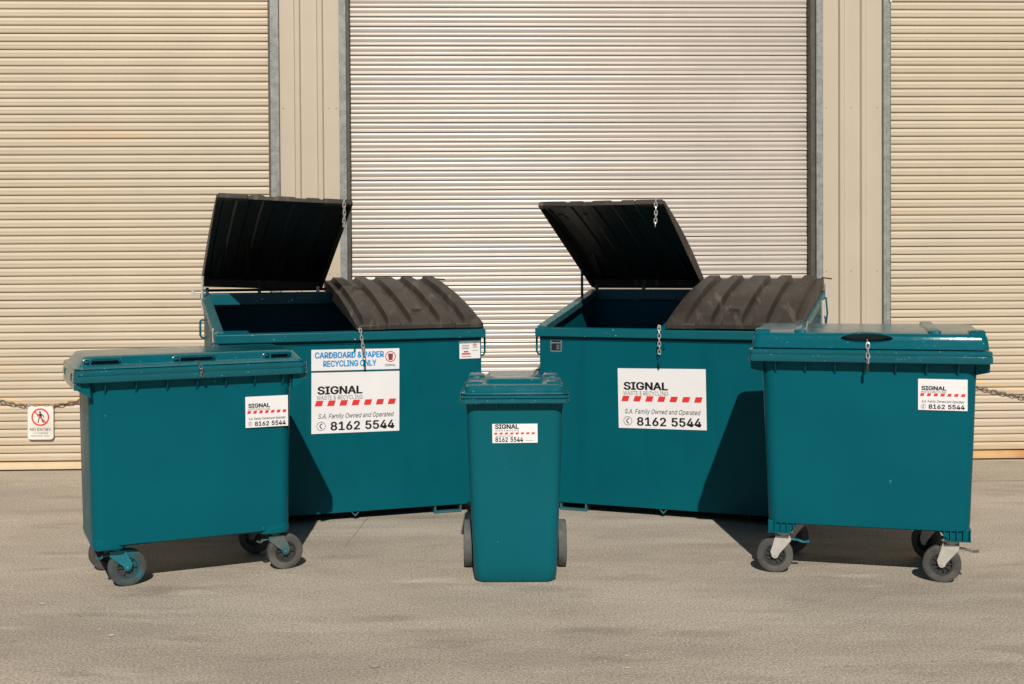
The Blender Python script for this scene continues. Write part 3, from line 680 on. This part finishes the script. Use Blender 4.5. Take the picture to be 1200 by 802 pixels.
# ------------------------------------------------------------------ right four wheeled bin (domed lid, single oval grip)
B = thing('four_wheeled_bin', 'tall teal four wheeled bin with single oval lid grip and pale castor forks', 'wheelie bin', (2.071, 6.993, 0), -.262)
A['group'] = B['group'] = 'large teal bins on four castors'
mb = MB(); mb.loft([rrect(1.03,.62,.292,.05), rrect(1.083,.672,.303,.06), rrect(1.092,.682,.345,.065), rrect(1.125,.690,.75,.07), rrect(1.150,.698,1.12,.07), rrect(1.165,.715,1.225,.07)])
mb.build('body', M['plastic'], B)
rim_band(B, 1.300, .850, 1.232, 1.300, 1.15, .70, M['lidplastic'], groove=1.273, r=.03)
gussets(B, [-.500,-.336,-.174,-.014,.149,.310,.475], -.415, -.346, 1.150, 1.235, M['plastic'])
for s in (-1, 1):
    a, b = sorted((s*.568, s*.642))
    MB().prism([(a if s > 0 else b, 1.165), (s*.642, 1.180), (s*.642, 1.233), (s*.568, 1.233)], -.340, .340, 'y').build('lifting_rail', M['plastic'], B, smooth=0, bevel=.004)
    # ribbed castor housings at the foot
    c0, c1 = (s*.548, s*.372)
    P = [(c0, .312), (s*.372, .312), (s*.425, .248), (c0*.985, .248)]
    MB().prism(P, -.332, .20, 'y') if False else None
    mb = MB(); mb.loft([[(x, -.322, z) for x, z in P], [(x, .322, z) for x, z in P]]); mb.build('castor_housing', M['plastic'], B, smooth=0, bevel=.004)
    for k in range(5):
        x = s*(.405+.034*k)
        MB().box(x-.003, x+.003, -.338, -.321, .250, .311).build('housing_rib', M['plastic'], B, smooth=0)
    x0_, x1_ = sorted((s*.420, s*.546)); MB().box(x0_, x1_, -.336, -.321, .244, .251).build('housing_rib', M['plastic'], B, smooth=0)
def tl(ring, k=.016): return [(p[0], p[1], p[2]+k*(p[1]+.39)/.78) for p in ring]
mb = MB(); mb.loft([rrect(1.262,.808,1.305,.04), rrect(1.268,.814,1.309,.04), rrect(1.258,.803,1.350,.04), rrect(1.250,.792,1.372,.04), tl(rrect(1.238,.778,1.383,.04)), tl(rrect(1.222,.756,1.389,.04)), tl(rrect(1.16,.68,1.393,.05)), tl(rrect(.7,.3,1.398,.05))])
lidB = mb.build('lid', M['lidplastic'], B)
N_ = 28
cut = MB().loft([[(-.006+.140*k1*math.cos(2*math.pi*i/N_), v, 1.366+.024*k1*math.sin(2*math.pi*i/N_)+dz) for i in range(N_)] for v, k1, dz in ((-.47, 1.05, -.006), (-.30, .92, .004))])
boolean_cut(lidB, cut.mesh('cut', M['lidplastic']))
MB().tube([(-.006-.142, -.392, 1.366)] + [(-.006+.142*math.cos(R(180-15*k)), -.390+.006*math.sin(R(15*k)), 1.366+.027*math.sin(R(15*k))) for k in range(1, 12)] + [(-.006+.142, -.392, 1.366)], .006, 8).build('grip', M['lidplastic'], lidB)
for u in (-.365, .355):
    MB().loft([tl(rrect(.070,.745,1.386,.02,u)), tl(rrect(.064,.735,1.405,.02,u)), tl(rrect(.054,.70,1.411,.02,u))]).build('lid_ridge', M['lidplastic'], lidB)
for s in (-1, 1):
    MB().loft([rrect(.085,.11,1.365,.012,s*.574,-.330), rrect(.082,.108,1.405,.012,s*.573,-.328), rrect(.072,.098,1.412,.012,s*.572,-.324)]).build('corner_stop', M['lidplastic'], lidB)
chain_mb([(-.004, -.392, 1.352), (.0, -.418, 1.335), (-.002, -.430, 1.30), (.001, -.436, 1.212)], .036, .0034, .020).build('lid_chain', M['chain'], B)
MB().box(-.008,.006,-.440,-.432,1.185,1.222).build('chain_hook', M['darkfit'], B)
company_sticker(B, .3960, -.3528, 1.0555, .257, .172, R(-1.0), R(.2))
cB = dict(r=.103, trail=.050, spokes=10)
castor(B, -.5116, -.256, R(168)+.262, .249, M['galv'], M['rubber'], M['hub'], brake=(M['tealfork'], 1.12), **cB)
castor(B, .400, -.2543, R(160)+.262, .249, M['galv'], M['rubber'], M['hub'], brake=(M['darkfork'], 1.12), **cB)
castor(B, -.435, .25, R(172)+.262, .249, M['galv'], M['rubber'], M['hub'], **cB)
castor(B, .36, .27, R(120)+.262, .249, M['galv'], M['rubber'], M['hub'], **cB)

# ------------------------------------------------------------------ small two wheeled bin
S = thing('two_wheeled_bin', 'small teal two wheeled household bin standing in front between the dumpsters', 'wheelie bin', (.010, 6.902, 0), 0)
def sring(w_, vf, vb, z, r): return rrect(w_, vb-vf, z, r, 0, (vf+vb)/2)
mb = MB(); mb.loft([sring(.400,-.205,.17,.002,.05), sring(.440,-.228,.20,.006,.06), sring(.462,-.241,.215,.030,.06), sring(.470,-.245,.225,.09,.055), sring(.515,-.260,.27,.62,.055), sring(.540,-.270,.30,.965,.055), sring(.556,-.280,.31,1.03,.055)])
mb.build('body', M['plastic_small'], S)
mb = MB(); mb.loft([sring(.545,-.275,.31,1.020,.05), sring(.600,-.326,.335,1.016,.04), sring(.606,-.332,.34,1.022,.04), sring(.606,-.332,.34,1.040,.04), sring(.597,-.323,.336,1.044,.04), sring(.604,-.330,.339,1.049,.04), sring(.604,-.330,.339,1.060,.04), sring(.594,-.320,.335,1.064,.04)])
mb.build('rim', M['lidplastic'], S)
gussets(S, [-.215, -.10, 0.0, .10, .215], -.318, -.262, .965, 1.020, M['plastic_small'])
mb = MB(); mb.loft([sring(.598,-.324,.335,1.066,.04), sring(.602,-.328,.338,1.069,.04), sring(.600,-.326,.337,1.076,.04), sring(.572,-.304,.320,1.079,.04), sring(.560,-.298,.315,1.082,.04), sring(.552,-.292,.312,1.108,.035), sring(.540,-.282,.308,1.115,.035), sring(.46,-.2,.28,1.118,.03)])
lidS = mb.build('lid', M['lidplastic'], S)
MB().loft([sring(.330,-.21,.33,1.112,.02), sring(.305,-.185,.325,1.138,.02), sring(.295,-.170,.32,1.142,.02)]).build('raised_panel', M['lidplastic'], lidS)
for s in (-1, 1):
    MB().loft([rrect(.085,.13,1.110,.02,s*.222,-.16), rrect(.080,.12,1.124,.02,s*.222,-.16), rrect(.066,.105,1.129,.02,s*.222,-.16)]).build('corner_lug', M['lidplastic'], lidS)
for s in (-1, 1):
    MB().loft([rrect(.10,.16,1.100,.03,s*.225,.27), rrect(.092,.15,1.124,.03,s*.225,.27), rrect(.075,.13,1.130,.03,s*.225,.27)]).build('hinge_lobe', M['lidplastic'], lidS)
    MB().tube([(s*.11, .33, 1.06), (s*.11, .40, 1.075), (s*.14, .415, 1.078), (s*.25, .415, 1.078), (s*.275, .40, 1.075), (s*.275, .33, 1.06)], .015, 8).build('handle', M['lidplastic'], S)
MB().tube([(-.255, .155, .14), (.255, .155, .14)], .011, 10).build('axle', M['zinc'], S)
for s in (-1, 1):
    wb = wheel_parts(S, .136, .050, M['rubber_pale'], M['hub'], 8, 'wheel_tyre', 'wheel_hub')
    for p in wb: p.location = (s*.276, .155, .136); p.rotation_euler = (0, 0, R(90))
    MB().box(min(s*.215, s*.243), max(s*.215, s*.243), .10, .21, .10, .20).build('axle_bracket', M['plastic_small'], S, bevel=.006)
company_sticker(S, .0015, -.2695, .8505, .252, .117, R(-1.7), R(-.3), small=True)
